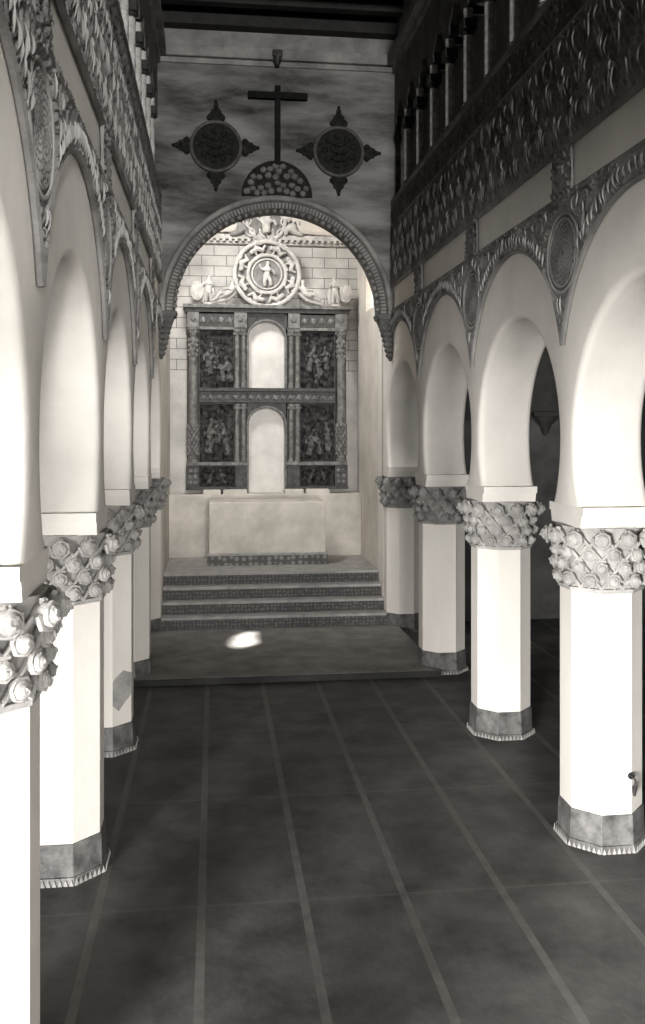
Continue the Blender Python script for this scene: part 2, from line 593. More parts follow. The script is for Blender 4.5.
def lit_edge_strokes(s, parent):
    """raised strokes whose paler colour paints the lit edges of the carved leaves"""
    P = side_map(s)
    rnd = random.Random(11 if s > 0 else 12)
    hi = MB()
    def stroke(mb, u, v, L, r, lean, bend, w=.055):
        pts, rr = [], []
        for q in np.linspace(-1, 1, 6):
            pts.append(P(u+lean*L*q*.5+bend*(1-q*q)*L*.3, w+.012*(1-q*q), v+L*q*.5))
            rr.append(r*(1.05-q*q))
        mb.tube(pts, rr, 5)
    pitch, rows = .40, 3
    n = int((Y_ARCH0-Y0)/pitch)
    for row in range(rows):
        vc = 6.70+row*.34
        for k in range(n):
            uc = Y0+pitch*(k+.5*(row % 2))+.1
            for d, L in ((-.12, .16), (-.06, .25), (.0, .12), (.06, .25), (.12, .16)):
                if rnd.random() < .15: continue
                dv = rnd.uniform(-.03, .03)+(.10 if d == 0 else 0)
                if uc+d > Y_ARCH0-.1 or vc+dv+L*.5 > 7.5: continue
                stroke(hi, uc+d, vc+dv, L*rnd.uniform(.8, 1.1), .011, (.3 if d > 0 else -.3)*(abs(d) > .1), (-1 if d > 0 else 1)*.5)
    hi.build('lit_edge_strokes', stucco_pale, parent, smooth=True)
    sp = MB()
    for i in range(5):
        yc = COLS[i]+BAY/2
        for a in np.linspace(.32, PI-.32, 46):        # pale lit-edge strokes along the arch border
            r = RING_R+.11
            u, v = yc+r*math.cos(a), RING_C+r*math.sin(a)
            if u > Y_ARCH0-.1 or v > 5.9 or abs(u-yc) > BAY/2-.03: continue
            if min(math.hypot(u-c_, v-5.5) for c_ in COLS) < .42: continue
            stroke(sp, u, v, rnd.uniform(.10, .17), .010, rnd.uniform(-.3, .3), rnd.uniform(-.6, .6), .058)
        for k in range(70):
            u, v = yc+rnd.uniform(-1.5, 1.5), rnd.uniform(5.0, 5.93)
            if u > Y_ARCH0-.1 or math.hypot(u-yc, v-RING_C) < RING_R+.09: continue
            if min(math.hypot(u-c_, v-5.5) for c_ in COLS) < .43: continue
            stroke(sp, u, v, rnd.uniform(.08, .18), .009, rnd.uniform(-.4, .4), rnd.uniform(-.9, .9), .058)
    sp.build('lit_edge_strokes', stucco_pale, parent, smooth=True)

def arcade_trim(s, parent):
    P = side_map(s)
    a0 = math.acos(BAY/2/RING_R)
    for i in range(5):
        yc = COLS[i]+BAY/2
        path = [P(yc+RING_R*math.cos(a), .03, RING_C+RING_R*math.sin(a)) for a in np.linspace(a0, PI-a0, 60)]
        if i == 4:
            path = [p for p in path if p[1] < Y_ARCH0-.03]
        MB().tube(path, .028, 6).build('arch_border', stucco, parent, smooth=True)
        # frame of the plain panel over the arch
        y0, y1 = yc-BAY/2+.23, min(yc+BAY/2-.23, Y_ARCH0-.05)
        e = .035
        fr = [(y0, 6.03), (y1, 6.03), (y1, 6.47), (y0, 6.47)]
        MB().tube([P(u, .03, v) for u, v in fr], .022, 6, closed=True).build('panel_frame', stucco, parent)
    def strip(name, v0, v1, w, m):
        a, b = P(0, -.34 if v0 > 7.9 else 0, 0)[0], P(0, w, 0)[0]
        MB().box(min(a, b), max(a, b), Y0-.3, Y_ARCH0-.004, v0, v1).build(name, m, parent, bevel=.012)
    strip('string_course', 5.98, 6.025, .055, stucco)
    strip('string_course', 6.475, 6.51, .055, stucco)
    strip('string_course', 7.54, 7.58, .06, stucco)
    strip('sill_course', 7.97, 8.06, .055, stucco)
    # lobed blind arcade above the sill: solid field with scalloped openings
    P0 = side_map(s)
    u_start, n = 7.45, 10
    pitch = .94
    mb = MB()
    for k in range(n):
        ya = 9.8-.94*2.5+pitch*(k-0)       # bay edges between colonnettes
        ya = 7.92+pitch*(k-1)
        yb = ya+pitch
        yc = (ya+yb)/2
        zc, R, ztop = 9.42, .36, 10.40
        if yb > Y_ARCH0: yb2 = Y_ARCH0-.004
        else: yb2 = yb
        angs = list(np.linspace(0, PI, 50))
        vs, fs = [], []
        for w in (-.02, -.34):
            for a in angs:
                r = R-.06*abs(math.cos(a*3.5))
                u = min(yc+r*math.cos(a), yb2)
                vs.append(P0(u, w, zc+r*math.sin(a)))
            for a in angs:
                ct = math.atan2(ztop-zc, pitch/2)
                if a < ct: d = (pitch/2, math.tan(a)*pitch/2)
                elif a > PI-ct: d = (-pitch/2, -math.tan(a)*pitch/2)
                else: d = ((ztop-zc)/math.tan(a), ztop-zc)
                vs.append(P0(min(yc+d[0], yb2), w, zc+d[1]))
        m_ = len(angs)
        for base in (0, 2*m_):
            for j in range(m_-1):
                fs.append((base+j, base+j+1, base+m_+j+1, base+m_+j))
        for j in range(m_-1):
            fs.append((j, j+1, 2*m_+j+1, 2*m_+j))
        mb.add(vs, fs)
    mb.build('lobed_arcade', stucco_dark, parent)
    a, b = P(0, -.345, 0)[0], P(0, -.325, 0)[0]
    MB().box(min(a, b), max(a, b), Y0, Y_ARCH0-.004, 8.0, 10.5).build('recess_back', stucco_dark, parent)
    strip('cornice', 10.40, 10.52, .03, corn_pl)
    strip('cornice', 10.52, 10.68, .14, corn_pl)

arc = {}
for s in (1, -1):
    arc[s] = arcade_core(s)
    carved(s, arc[s])
    arcade_trim(s, arc[s])
    lit_edge_strokes(s, arc[s])
    # wall above cornice with small slits of daylight
    P = side_map(s)
    mb = MB()
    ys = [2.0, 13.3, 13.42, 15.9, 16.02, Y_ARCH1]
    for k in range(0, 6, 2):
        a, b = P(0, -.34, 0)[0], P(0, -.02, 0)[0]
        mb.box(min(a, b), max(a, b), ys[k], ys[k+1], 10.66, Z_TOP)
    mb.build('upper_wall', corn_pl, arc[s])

# ------------------------------------------------------------------ octagonal columns
def octa(r_flat, z, cx=0, cy=0):
    R = r_flat/math.cos(PI/8)
    return [(cx+R*math.cos(PI/8+k*PI/4), cy+R*math.sin(PI/8+k*PI/4), z) for k in range(8)]

HW = .345
Z_CAP0, Z_CAP1 = 2.355, 2.94

def make_column():
    root = empty('column')
    # base, with a toothed tile rim
    mb = MB()
    mb.hexa(octa(HW+.045, 0), octa(HW+.03, .06))
    mb.hexa(octa(HW+.022, .06), octa(HW+.012, .33))
    base = mb.build('base', base_tile, root, bevel=.006)
    tm = MB()
    R = HW+.05
    O = octa(R, 0)
    for k in range(8):
        a, b = Vector(O[k]), Vector(O[(k+1) % 8])
        n = 7
        nrm = ((a+b)/2).normalized()
        for j in range(n):
            p0, p1 = a.lerp(b, (j+.1)/n), a.lerp(b, (j+.9)/n)
            pm = (p0+p1)/2
            tm.hexa([p0, p1, pm+Vector((0, 0, .052))], [p0+nrm*.008, p1+nrm*.008, pm+nrm*.004+Vector((0, 0, .052))])
    tm.build('toothed_rim', tooth_m, base)
    MB().hexa(octa(HW, .33), octa(HW, Z_CAP0)).build('shaft', plaster_col, root, bevel=.006)
    # capital: flaring bell, necking, strap lattice and curled bosses
    mb = MB()
    prof = [(HW-.015, Z_CAP0), (HW-.015, Z_CAP0+.1), (HW-.005, Z_CAP0+.3), (HW+.02, Z_CAP1-.08), (HW+.045, Z_CAP1)]
    vs, fs = [], []
    for r, z in prof: vs += octa(r, z)
    for i in range(len(prof)-1):
        for k in range(8):
            fs.append((i*8+k, i*8+(k+1) % 8, (i+1)*8+(k+1) % 8, (i+1)*8+k))
    fs.append(tuple(range(32, 40)))
    mb.add(vs, fs)
    def surf(a, z, off=0):
        t = (z-Z_CAP0)/(Z_CAP1-Z_CAP0)
        r = HW+.0+.022*t+.045*max(0, t-.45)/.55
        f = ((a+PI/8) % (PI/4))-PI/8
        rr = r/math.cos(f)*.6+.4*r*1.045
        return Vector(((rr+off)*math.cos(a), (rr+off)*math.sin(a), z))
    N = 12
    zs = [Z_CAP0+.10, Z_CAP0+.225, Z_CAP0+.35, Z_CAP0+.485]
    for row, z in enumerate(zs):
        for j in range(N):
            a = 2*PI*(j+.5*(row % 2))/N+PI/8
            big = row == 3
            rb = .092 if big else .076
            c0 = surf(a, z, .026+(.024 if big else 0))
            nrm = Vector((math.cos(a), math.sin(a), 0))
            tan = Vector((-math.sin(a), math.cos(a), 0))
            up = Vector((0, 0, 1))
            M = Matrix((tan, up, nrm)).transposed()
            mb.ball(c0, (rb*.80, rb*.80, rb*.9), 10, 6, M)
            # snail curl over the boss
            pth = []
            for q in np.linspace(0, 1, 16):
                an = q*2.3*2*PI+row
                rad = rb*(.96-.8*q)
                pth.append(c0+(tan*math.cos(an)+up*math.sin(an))*rad+nrm*(rb*.05+rb*.85*q))
            mb.tube(pth, [rb*.22*(1-.4*q) for q in np.linspace(0, 1, 16)], 6)
    for sgn in (1, -1):
        for j in range(N):
            pth = []
            for q in np.linspace(0, 1, 14):
                z = Z_CAP0+.03+q*(Z_CAP1-Z_CAP0-.05)
                a = 2*PI*(j+.5)/N+PI/8+sgn*q*2*PI/N*2.1
                pth.append(surf(a, z, .012+.015*q))
            mb.tube(pth, .017, 6)
    cap = mb.build('capital', stone_cap, root, smooth=True, angle=50)
    nk = MB()
    nk.hexa(octa(HW+.018, Z_CAP0-.012), octa(HW+.022, Z_CAP0+.028))
    nk.build('necking', stone_cap, cap, bevel=.008)
    # impost: flares along the arcade, flush with the wall faces
    mb = MB()
    def rect(hy, z, x0=-HW, x1=TH-HW):
        return [(x0, -hy, z), (x1, -hy, z), (x1, hy, z), (x0, hy, z)]
    mb.hexa(rect(.345, Z_CAP1), rect(.375, 3.05))
    mb.hexa(rect(.41, 3.05), rect(.41, Z_LEDGE))
    mb.build('impost', plaster, root)
    return root

PROTO = make_column()
first = [True]
def place_column(s, y, label, capmat=None):
    o = PROTO if first[0] else copy_tree(PROTO)
    first[0] = False
    if s > 0: o.location = (XR+HW, y, 0)
    else:
        o.location = (XL-HW, y, 0)
        o.rotation_euler = (0, 0, PI)
    tag(o, label, 'column', 'octagonal columns of the arcades', 'thing')
    if capmat:
        for ch in o.children:
            if ch.name.startswith('capital'):
                for cc in [ch]+list(ch.children):
                    cc.data = cc.data.copy()
                    cc.data.materials[0] = capmat
    if y > 13.7:
        o.location.z = .0
    return o
r1 = place_column(1, COLS[2], 'nearest white octagonal column on the right, with a small iron hook on its shaft')
place_column(1, COLS[3], 'second white octagonal column on the right, pale carved capital and white-toothed base')
place_column(1, COLS[4], 'third white octagonal column on the right, standing at the corner of the low platform', stone_dirty)
place_column(1, COLS[5], 'farthest white column on the right, beside the altar steps', stone_dirty)
place_column(-1, COLS[1], 'nearest column on the left, its large scrolled capital cut by the left picture edge')
place_column(-1, COLS[2], 'second white column on the left, broad pale shaft overlapping the dark floor')
unseen_arcade_support = copy_tree(PROTO, arc[1])       # whole octagonal column out of view, next towards the camera in the right arcade
unseen_arcade_support.name = 'unseen_arcade_support'
unseen_arcade_support.location = (XR+HW, COLS[1], 0)
for k in ('label', 'category', 'group', 'kind'):
    if k in unseen_arcade_support: del unseen_arcade_support[k]
l3 = place_column(-1, COLS[3], 'third column on the left, with a grey patch low on its white shaft')
place_column(-1, COLS[4], 'fourth column on the left, dark base beside the front edge of the low platform', stone_dirty)
place_column(-1, COLS[5], 'farthest column on the left, a thin strip beside the altar steps', stone_dirty)
rf = HW+.0015
M45 = math.radians(135)      # the facet turned to the nave and the camera
ux, uy = -math.sin(M45), math.cos(M45)
shape = [(-.14, .58), (-.05, .50), (.06, .60), (.14, .66), (.14, .92), (.02, .97), (-.10, .90), (-.14, .86)]
mb = MB()
mb.hexa([(rf*math.cos(M45)-.004*math.cos(M45)+ux*t, rf*math.sin(M45)-.004*math.sin(M45)+uy*t, z) for t, z in shape],
        [(rf*math.cos(M45)+ux*t, rf*math.sin(M45)+uy*t, z) for t, z in shape])
tag(mb.build('bare_patch', stone_cap, l3), 'grey bare patch in the whitewash')
hk = MB()
hk.lathe([(.035, 0), (.035, .015)], (0.0, -HW-.001, .68), 12, 'y')
hk.tube([(0, -HW, .68), (0, -HW-.07, .67), (0, -HW-.09, .62), (0, -HW-.07, .58), (0, -HW-.04, .60)], .012, 8)
hk.tube([(0, -HW-.06, .60), (0, -HW-.06, .52)], [.028, .012], 8)
h = hk.build('hook', iron, r1, smooth=True)
h.location.x = .14
tag(h, 'dark iron hook')

# ------------------------------------------------------------------ colonnettes of the blind upper arcade
ORD = ['first', 'second', 'third', 'fourth', 'fifth', 'sixth', 'seventh', 'eighth']
def make_colonnette():
    root = empty('colonnette')
    MB().lathe([(.10, 0), (.10, .05), (.08, .07), (.09, .10), (.068, .13)], n=16).build('base', stucco_dark, root, smooth=True)
    MB().lathe([(.066, .13), (.068, .5), (.064, 1.02)], n=16).build('shaft', colon_m, root, smooth=True)
    mb = MB()
    mb.lathe([(.068, 1.02), (.085, 1.04), (.075, 1.05), (.09, 1.08)], n=12)
    mb.box(-.095, .095, -.11, .11, 1.08, 1.22)
    mb.build('capital', iron, root, bevel=.01)
    MB().lathe([(.066, 1.22), (.066, 1.38)], n=14).build('stilt', colon_m, root, smooth=True)
    return root
cp = None
for s in (1, -1):
    for k in range(8):
        y = 15.44-.94*k
        if s < 0 and k > 6: continue
        if cp is None: o = cp = make_colonnette()
        else: o = copy_tree(cp)
        o.location = ((XR+.075) if s > 0 else (XL-.075), y, 8.06)
        sd = 'right' if s > 0 else 'left'
        if k == 0: w = 'closest to the wall with the cross'
        else: w = '%s from the wall with the cross' % ORD[k]
        tag(o, 'mottled colonnette in the %s upper arcade, %s' % (sd, w), 'colonnette', 'colonnettes of the upper arcades', 'thing')

# ------------------------------------------------------------------ carved roundels in the spandrels
def make_roundel():
    root = empty('carved_roundel')
    mb = MB()
    for r, t in ((.37, .015), (.315, .011)):
        mb.tube([(-.03, r*math.cos(a), r*math.sin(a)) for a in np.linspace(0, 2*PI, 40, endpoint=False)], t, 8, closed=True)
    mb.build('rim', stucco_pale, root, smooth=True)
    mb = MB()
    mb.lathe([(.365, .0), (.365, .03)], (-.03, 0, 0), 40, 'x')
    disc = mb.build('disc', stucco_dark, root, smooth=True, angle=30)
    mb = MB()
    rnd = random.Random(4)
    for sg in (1, -1):
        for j in range(14):
            pth = []
            for q in np.linspace(0, 1, 18):
                a = 2*PI*j/14+sg*q*2.2
                rr = .03+.265*q
                pth.append((-.032, rr*math.cos(a), rr*math.sin(a)))
            mb.tube(pth, .0095, 5)
    mb.build('knotwork', stucco, disc, smooth=True)
    return root
rp = None
for s, y, lab in ((1, COLS[2], 'carved stucco roundel above the nearest column on the right'),
                  (1, COLS[3], 'carved stucco roundel above the second column on the right'),
                  (1, COLS[4], 'carved stucco roundel above the third column on the right'),
                  (-1, COLS[1], 'carved stucco roundel above the nearest column on the left'),
                  (-1, COLS[2], 'carved stucco roundel above the second column on the left'),
                  (-1, COLS[3], 'carved stucco roundel above the third column on the left')):
    if rp is None: o = rp = make_roundel()
    else: o = copy_tree(rp)
    o.location = (XR if s > 0 else XL, y, 5.5)
    o.rotation_euler = (0, 0, 0 if s > 0 else PI)
    tag(o, lab, 'roundel', 'carved roundels between the arches', 'thing')

# ------------------------------------------------------------------ wall over the chancel arch
AZ, AR_O, AR_I = 5.96, 2.1375, 1.86
def arch_wall():
    mb = MB()
    angs = np.linspace(0, PI, 64)
    vs, fs = [], []
    for y in (Y_ARCH0, Y_ARCH1):
        for a in angs: vs.append((XC+1.93*math.cos(a), y, AZ+1.93*math.sin(a)))
        for a in angs:
            ct = math.atan2(Z_TOP-AZ, AR_O)
            if a < ct: d = (AR_O, math.tan(a)*AR_O)
            elif a > PI-ct: d = (-AR_O, -math.tan(a)*AR_O)
            else: d = ((Z_TOP-AZ)/math.tan(a), Z_TOP-AZ)
            vs.append((XC+d[0], y, AZ+d[1]))
    n = len(angs)
    for b in (0, 2*n):
        for j in range(n-1): fs.append((b+j, b+j+1, b+n+j+1, b+n+j))
    for j in range(n-1): fs.append((j, j+1, 2*n+j+1, 2*n+j))
    mb.add(vs, fs)
    for ct in ():
        pass
    for a, b in ((XL-.40, XL), (XR, XR+.40)): mb.box(a, b, Y_ARCH0, Y_ARCH1, 8.0, Z_TOP)
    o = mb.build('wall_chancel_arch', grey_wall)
    tag(o, kind='structure')
    a, b = Y_ARCH0-.06, Y_ARCH0
    MB().box(XL, XR, a-.06, b, 10.52, 10.72).build('cornice', corn_pl, o, bevel=.02)
    MB().box(XL, XR, a+.02, b, 10.42, 10.52).build('cornice', corn_pl, o, bevel=.02)
    MB().box(XL, XR, a+.03, b, 10.72, 11.02).build('upper_band', corn_pl, o)
    MB().box(XL-.3, XR+.3, a-.22, b, 11.02, Z_TOP).build('wall_plate_beam', timber, o, bevel=.02)
    return o
aw = arch_wall()
tr = empty('trim_1')
tag(tr, kind='structure')
mb = MB()
angs = np.linspace(0, PI, 80)
mb.tube([(XC+(AR_O-.06)*math.cos(a), Y_ARCH0-.03, AZ+(AR_O-.06)*math.sin(a)) for a in angs], .055, 10)
mb.build('roll_moulding', corn_pl, tr, smooth=True)
mb = MB()
vs, fs = [], []
prof = [(AR_O-.10, -.02), (AR_O-.13, -.05), (AR_O-.24, -.01), (AR_I+.02, .01), (AR_I, .05), (AR_I, .40), (AR_O-.2, .40)]
for r, dy in prof:
    for a in angs: vs.append((XC+r*math.cos(a), Y_ARCH0+dy, AZ+r*math.sin(a)))
n = len(angs)
for i in range(len(prof)-1):
    for j in range(n-1): fs.append((i*n+j, i*n+j+1, (i+1)*n+j+1, (i+1)*n+j))
mb.add(vs, fs)
mb.build('archivolt', stucco_dark, tr, smooth=True)
mb = MB()
for a in np.linspace(.02, PI-.02, 96):        # small dentil leaves round the archivolt
    ca, sa = math.cos(a), math.sin(a)
    ra, ta = Vector((ca, 0, sa)), Vector((-sa, 0, ca))
    c0 = Vector((XC, Y_ARCH0-.045, AZ))
    q = [c0+ra*r+ta*t for r, t in ((AR_O-.24, -.016), (AR_O-.24, .016), (AR_O-.14, .02), (AR_O-.14, -.02))]
    mb.hexa(q, [p+Vector((0, .05, 0)) for p in q])
mb.build('dentils', corn_pl, tr)
mb = MB()
for a in np.linspace(.05, PI-.05, 44):        # crockets along the inner edge
    ca, sa = math.cos(a), math.sin(a)
    mb.ball((XC+(AR_I-.01)*ca, Y_ARCH0+.0, AZ+(AR_I-.01)*sa), (.04, .05, .04), 8, 5)
mb.build('crockets', corn_pl, tr, smooth=True)

def corbel(s, label):
    x = XR if s > 0 else XL
    o = empty('carved_corbel', (x, Y_ARCH0+.12, AZ))
    tag(o, label, 'corbel', 'corbels under the chancel arch', 'thing')
    d = -s
    def ring(w, z, dy):
        return [(0, -dy, z), (d*w, -dy, z), (d*w, dy, z), (0, dy, z)]
    mb = MB()
    mb.hexa(ring(.30, -.10, .20), ring(.33, 0, .22))
    mb.build('abacus', stucco_dark, o, bevel=.015)
    mb = MB()
    mb.hexa(ring(.05, -.78, .05), ring(.16, -.42, .12))
    mb.hexa(ring(.16, -.42, .12), ring(.27, -.10, .18))
    rnd = random.Random(7)
    for z in np.linspace(-.16, -.74, 7):
        t = (z+.78)/.68
        w = .05+.2*t
        for j in range(4):
            mb.ball((d*(w*.75+.02), (-.75+.5*j)*(.05+.13*t)*1.2, z), (.05, .045, .055), 8, 5)
        mb.ball((d*w*.4, -(.06+.14*t), z), (.06, .04, .05), 8, 5)
    mb.ball((0+d*.04, 0, -.80), (.04, .04, .06), 8, 5)
    mb.build('leaf_carving', stucco_dark, o, smooth=True)
    return o
corbel(-1, 'dark carved corbel hanging under the left foot of the chancel arch')
corbel(1, 'dark carved corbel hanging under the right foot of the chancel arch')
# hanging corbel seen through the second right arch
o = empty('pendant_corbel', (6.63, 17.43, 4.12))
tag(o, 'dark pointed corbel in the right aisle, seen through the arch', 'corbel', None, 'thing')
MB().lathe([(.26, 0), (.24, -.05), (.15, -.16), (.10, -.2), (.05, -.34), (.01, -.40)], n=14, sq=.5).build('body', timber, o, smooth=True)
MB().box(-.30, .30, -.14, .05, -.02, .08).build('abacus', timber, o, bevel=.01)

# ------------------------------------------------------------------ cross, stone mound, shields, bracket on the arch wall
yw = Y_ARCH0
cx, ztop = at(277.5, 87, yw)
_, zbot = at(277.5, 166, yw)
_, zarm = at(277.5, 97.5, yw)
o = empty('wall_cross', (cx, yw, zbot))
tag(o, 'plain dark wooden cross on the grey wall above the arch', 'cross')
MB().box(-.05, .05, -.10, -.001, 0, ztop-zbot).build('upright', cross_m, o, bevel=.008)
x0, x1 = at(248, 98, yw)[0], at(307, 98, yw)[0]
MB().box(x0-cx, x1-cx, -.13, -.03, zarm-zbot-.06, zarm-zbot+.06).build('crossbar', cross_m, o, bevel=.01)

def stone_mound():
    R = 34*16.3/900
    mb = MB()
    n = 30
    out = [(R*math.cos(a), R*1.02*math.sin(a)) for a in np.linspace(0, PI, n)]
    bed = MB().prism(out, -.04, 0)
    bed.tube([(R*math.cos(a), -.03, R*1.02*math.sin(a)) for a in np.linspace(0, PI, n)], .028, 6)
    rnd = random.Random(3)
    pts = []
    tries = 0
    while len(pts) < 90 and tries < 20000:
        tries += 1
        x, z = rnd.uniform(-R, R), rnd.uniform(0, R)
        if math.hypot(x, z) > R*.9 or z < .05: continue
        if all(math.hypot(x-a, z-b) > .108 for a, b in pts): pts.append((x, z))
    for x, z in pts:
        mb.ball((x, -.05, z), (rnd.uniform(.056, .072), .05, rnd.uniform(.05, .066)), 9, 6)
    return bed, mb
X, Z = at(277, 197, yw)
bed, peb = stone_mound()
o = bed.build('stone_mound', shield_m, smooth=True)
peb.build('pebbles', mat('mound_stone', .10, .24, .8, 7, 7, .3, 30), o, smooth=True)
o.location = (X, yw, Z)
tag(o, 'rounded mound of pebbles carved under the foot of the cross', 'relief')

def shield(px, py, label):
    X, Z = at(px, py, yw)
    o = empty('wall_medallion', (X, yw, Z))
    tag(o, label, 'medallion', 'dark medallions beside the cross')
    R = .44
    mb = MB()
    mb.lathe([(R, 0), (R, -.03), (R*.95, -.06), (R*.6, -.075), (.02, -.085)], n=40, axis='y')
    rnd = random.Random(9)
    for ring, n in ((.13, 5), (.26, 9)):
        for j in range(n):
            a = 2*PI*j/n+.3
            mb.ball((ring*math.cos(a), -.085, ring*math.sin(a)), (.055, .04, .055), 8, 5)
    for zz in (-.12, .02, .16):
        mb.tube([(-.16, -.09, zz), (0, -.11, zz-.07), (.16, -.09, zz)], .025, 6)
    mb.build('shield_face', shield_m, o, smooth=True)
    mb = MB()
    mb.tube([(R*math.cos(a), -.05, R*math.sin(a)) for a in np.linspace(0, 2*PI, 48, endpoint=False)], .033, 8, closed=True)
    mb.build('rim', rim_m, o, smooth=True)
    for k, (L, W) in enumerate(((.33, .15), (.38, .16), (.33, .15), (.35, .16))):     # right, top, left, bottom
        a = k*PI/2
        ca, sa = math.cos(a), math.sin(a)
        shp = [(-.02, -W*.5), (.03, -W*.6), (.06, -W*1.0), (.11, -W*1.05), (.15, -W*.8), (.18, -W*.62), (.22, -W*.6), (.26, -W*.3), (L*.88, -.04), (L, 0)]
        shp = shp+[(u, -w) for u, w in reversed(shp[:-1])]
        outl = [((R*.97+u)*ca-w*sa, (R*.97+u)*sa+w*ca) for u, w in shp]
        mb = MB().prism(outl, -.05, 0)
        for u, w, r in ((.09, -.1, .05), (.09, .1, .05), (.17, 0, .05), (.26, 0, .035), (L, 0, .03)):
            mb.ball(((R*.97+u)*ca-w*sa, -.05, (R*.97+u)*sa+w*ca), (r, .03, r), 8, 5)
        mb.build('finial', shield_m, o, smooth=True)
    return o
shield(216, 147, 'dark round shield with four pointed finials, left of the cross')
shield(338.5, 152.5, 'dark round shield with four pointed finials, right of the cross')
X, Z = at(277, 61, yw)
o = empty('wall_bracket', (X, yw-.10, Z))
tag(o, 'small dark bracket on the cornice above the cross', 'bracket')
MB().box(-.09, .09, -.08, .04, .02, .14).build('block', iron, o, bevel=.02)
MB().lathe([(.08, .02), (.075, -.05), (.03, -.14)], (0, -.02, 0), 12).build('cup', iron, o, smooth=True)

# ------------------------------------------------------------------ chancel shell
def chancel():
    bk = MB().box(XL-.3, XR+.3, Y_BACK, Y_BACK+.3, 0, 10.6).build('wall_back', block_wall)
    tag(bk, kind='structure')
    w = MB().box(XL-.3, XL, 17.9, Y_BACK, 0, 10.6).build('wall_chancel_left', chancel_pl)
    tag(w, kind='structure')
    # right wall with the tall slit window
    y0, y1, z0, z1 = 18.32, 19.38, 6.40, 7.05
    yc, r = (y0+y1)/2, (y1-y0)/2
    mb = MB()
    xa, xb = XR, XR+.12
    mb.box(xa, xb, 17.9, y0, 0, 10.6)
    mb.box(xa, xb, y1, Y_BACK, 0, 10.6)
    mb.box(xa, xb, y0, y1, 0, z0)
    mb.box(xa, xb, y0, y1, z1+r, 10.6)
    n = 16
    for side in (0, 1):
        pts = [(yc+r*math.cos(a), z1+r*math.sin(a)) for a in (np.linspace(0, PI/2, n) if side == 0 else np.linspace(PI, PI/2, n))]
        cy = y1 if side == 0 else y0
        poly = pts+[(cy, z1+r)]
        mb.hexa([(xa, y, z) for y, z in poly], [(xb, y, z) for y, z in poly])
    w = mb.build('wall_chancel_right', chancel_pl)
    tag(w, kind='structure')
    wn = empty('window_1', (XR, yc, z0))
    tag(wn, kind='structure')
    mb = MB()
    mb.box(.07, .10, -r, r, 0, .04)
    mb.box(.07, .10, -.012, .012, 0, z1-z0+r)
    mb.build('window_bar', iron, wn)
    c = MB().box(XL-.3, XR+.3, Y_ARCH0+.3, Y_BACK+.3, 10.6, 10.8).build('ceiling_chancel', chancel_pl)
    tag(c, kind='structure')
    # cornice with dentils round the chancel
    _, zc = at(265, 240, Y_BACK)
    t2 = empty('trim_2')
    tag(t2, kind='structure')
    mb = MB()
    mb.box(XL, XR, Y_BACK-.14, Y_BACK, zc-.02, zc+.09)
    mb.box(XL, XR, Y_BACK-.07, Y_BACK, zc-.12, zc-.02)
    mb.build('cornice', carv_white, t2, bevel=.012)
    mb = MB()
    x = XL+.05
    while x < XR-.1:
        mb.box(x, x+.07, Y_BACK-.16, Y_BACK-.13, zc-.07, zc+.0)
        x += .14
    mb.build('dentils', carv_white, t2)
    # shell squinches across the two back corners, springing from the cornice
    for s in (1, -1):
        x = XR if s > 0 else XL
        R = 1.55
        nfl = 7
        vs, fs = [], []
        K, J = 66, 8
        for j in range(J+1):
            t = j/J
            for k in range(K+1):
                a = PI/2*k/K
                fl = .09*math.cos(2*PI*nfl*k/K)*t
                rr = R*t
                hgt = (1.25*math.sin(PI*k/K))*t+fl
                dx = rr*math.cos(a)
                dy = rr*math.sin(a)
                vs.append((x-s*dx, Y_BACK-dy-0.0, zc+.09+hgt*.9+fl))
        for j in range(J):
            for k in range(K):
                p = j*(K+1)+k
                fs.append((p, p+1, p+K+2, p+K+1))
        o = MB().add(vs, fs).build('squinch_shell', chancel_pl, None, smooth=True, angle=80)
        o.name = 'trim_4' if s > 0 else 'trim_5'
        tag(o, kind='structure')
chancel()

# ------------------------------------------------------------------ steps, altar, ledge
ST_Y, ST_H, ST_T, ST_Z = 17.0, .23, .28, .10
st = empty('altar_steps', (XC, ST_Y, ST_Z))
tag(st, 'four broad steps with patterned tile risers leading up to the altar', 'steps', None, 'thing')
for i in range(4):
    ya = i*ST_T
    yb = (ST_T*4) if i < 3 else (Y_BACK-ST_Y)
    z0, z1 = i*ST_H, (i+1)*ST_H
    hw = AR_O-.004
    sp = MB().box(-hw, hw, ya, yb, z0, z1-.05).build('step', riser_t, st)
    MB().box(-hw, hw, ya-.03, yb, z1-.05, z1).build('tread', tread_m, sp, bevel=.008)
Z_ALT = ST_Z+4*ST_H

o = empty('masonry_ledge', (XC, Y_BACK, Z_ALT))
tag(o, 'long whitewashed masonry ledge behind the altar, under the altarpiece', 'ledge', None, 'thing')
zl = at(265, 494, 19.95)[1]-Z_ALT
MB().box(-AR_O+.004, AR_O-.004, -.60, 0, 0, zl).build('body', bench_pl, o, bevel=.015)
rnd = random.Random(5)
for a, b in ((203, 221), (223, 247), (285, 304), (306, 330)):
    x0, x1 = at(a, 492, 19.97)[0]-XC, at(b, 492, 19.97)[0]-XC
    MB().box(x0, x1, -.62+rnd.uniform(0, .03), -.25, zl-.14, zl+.10).build('plaster_block', bench_pl, o, bevel=.03)

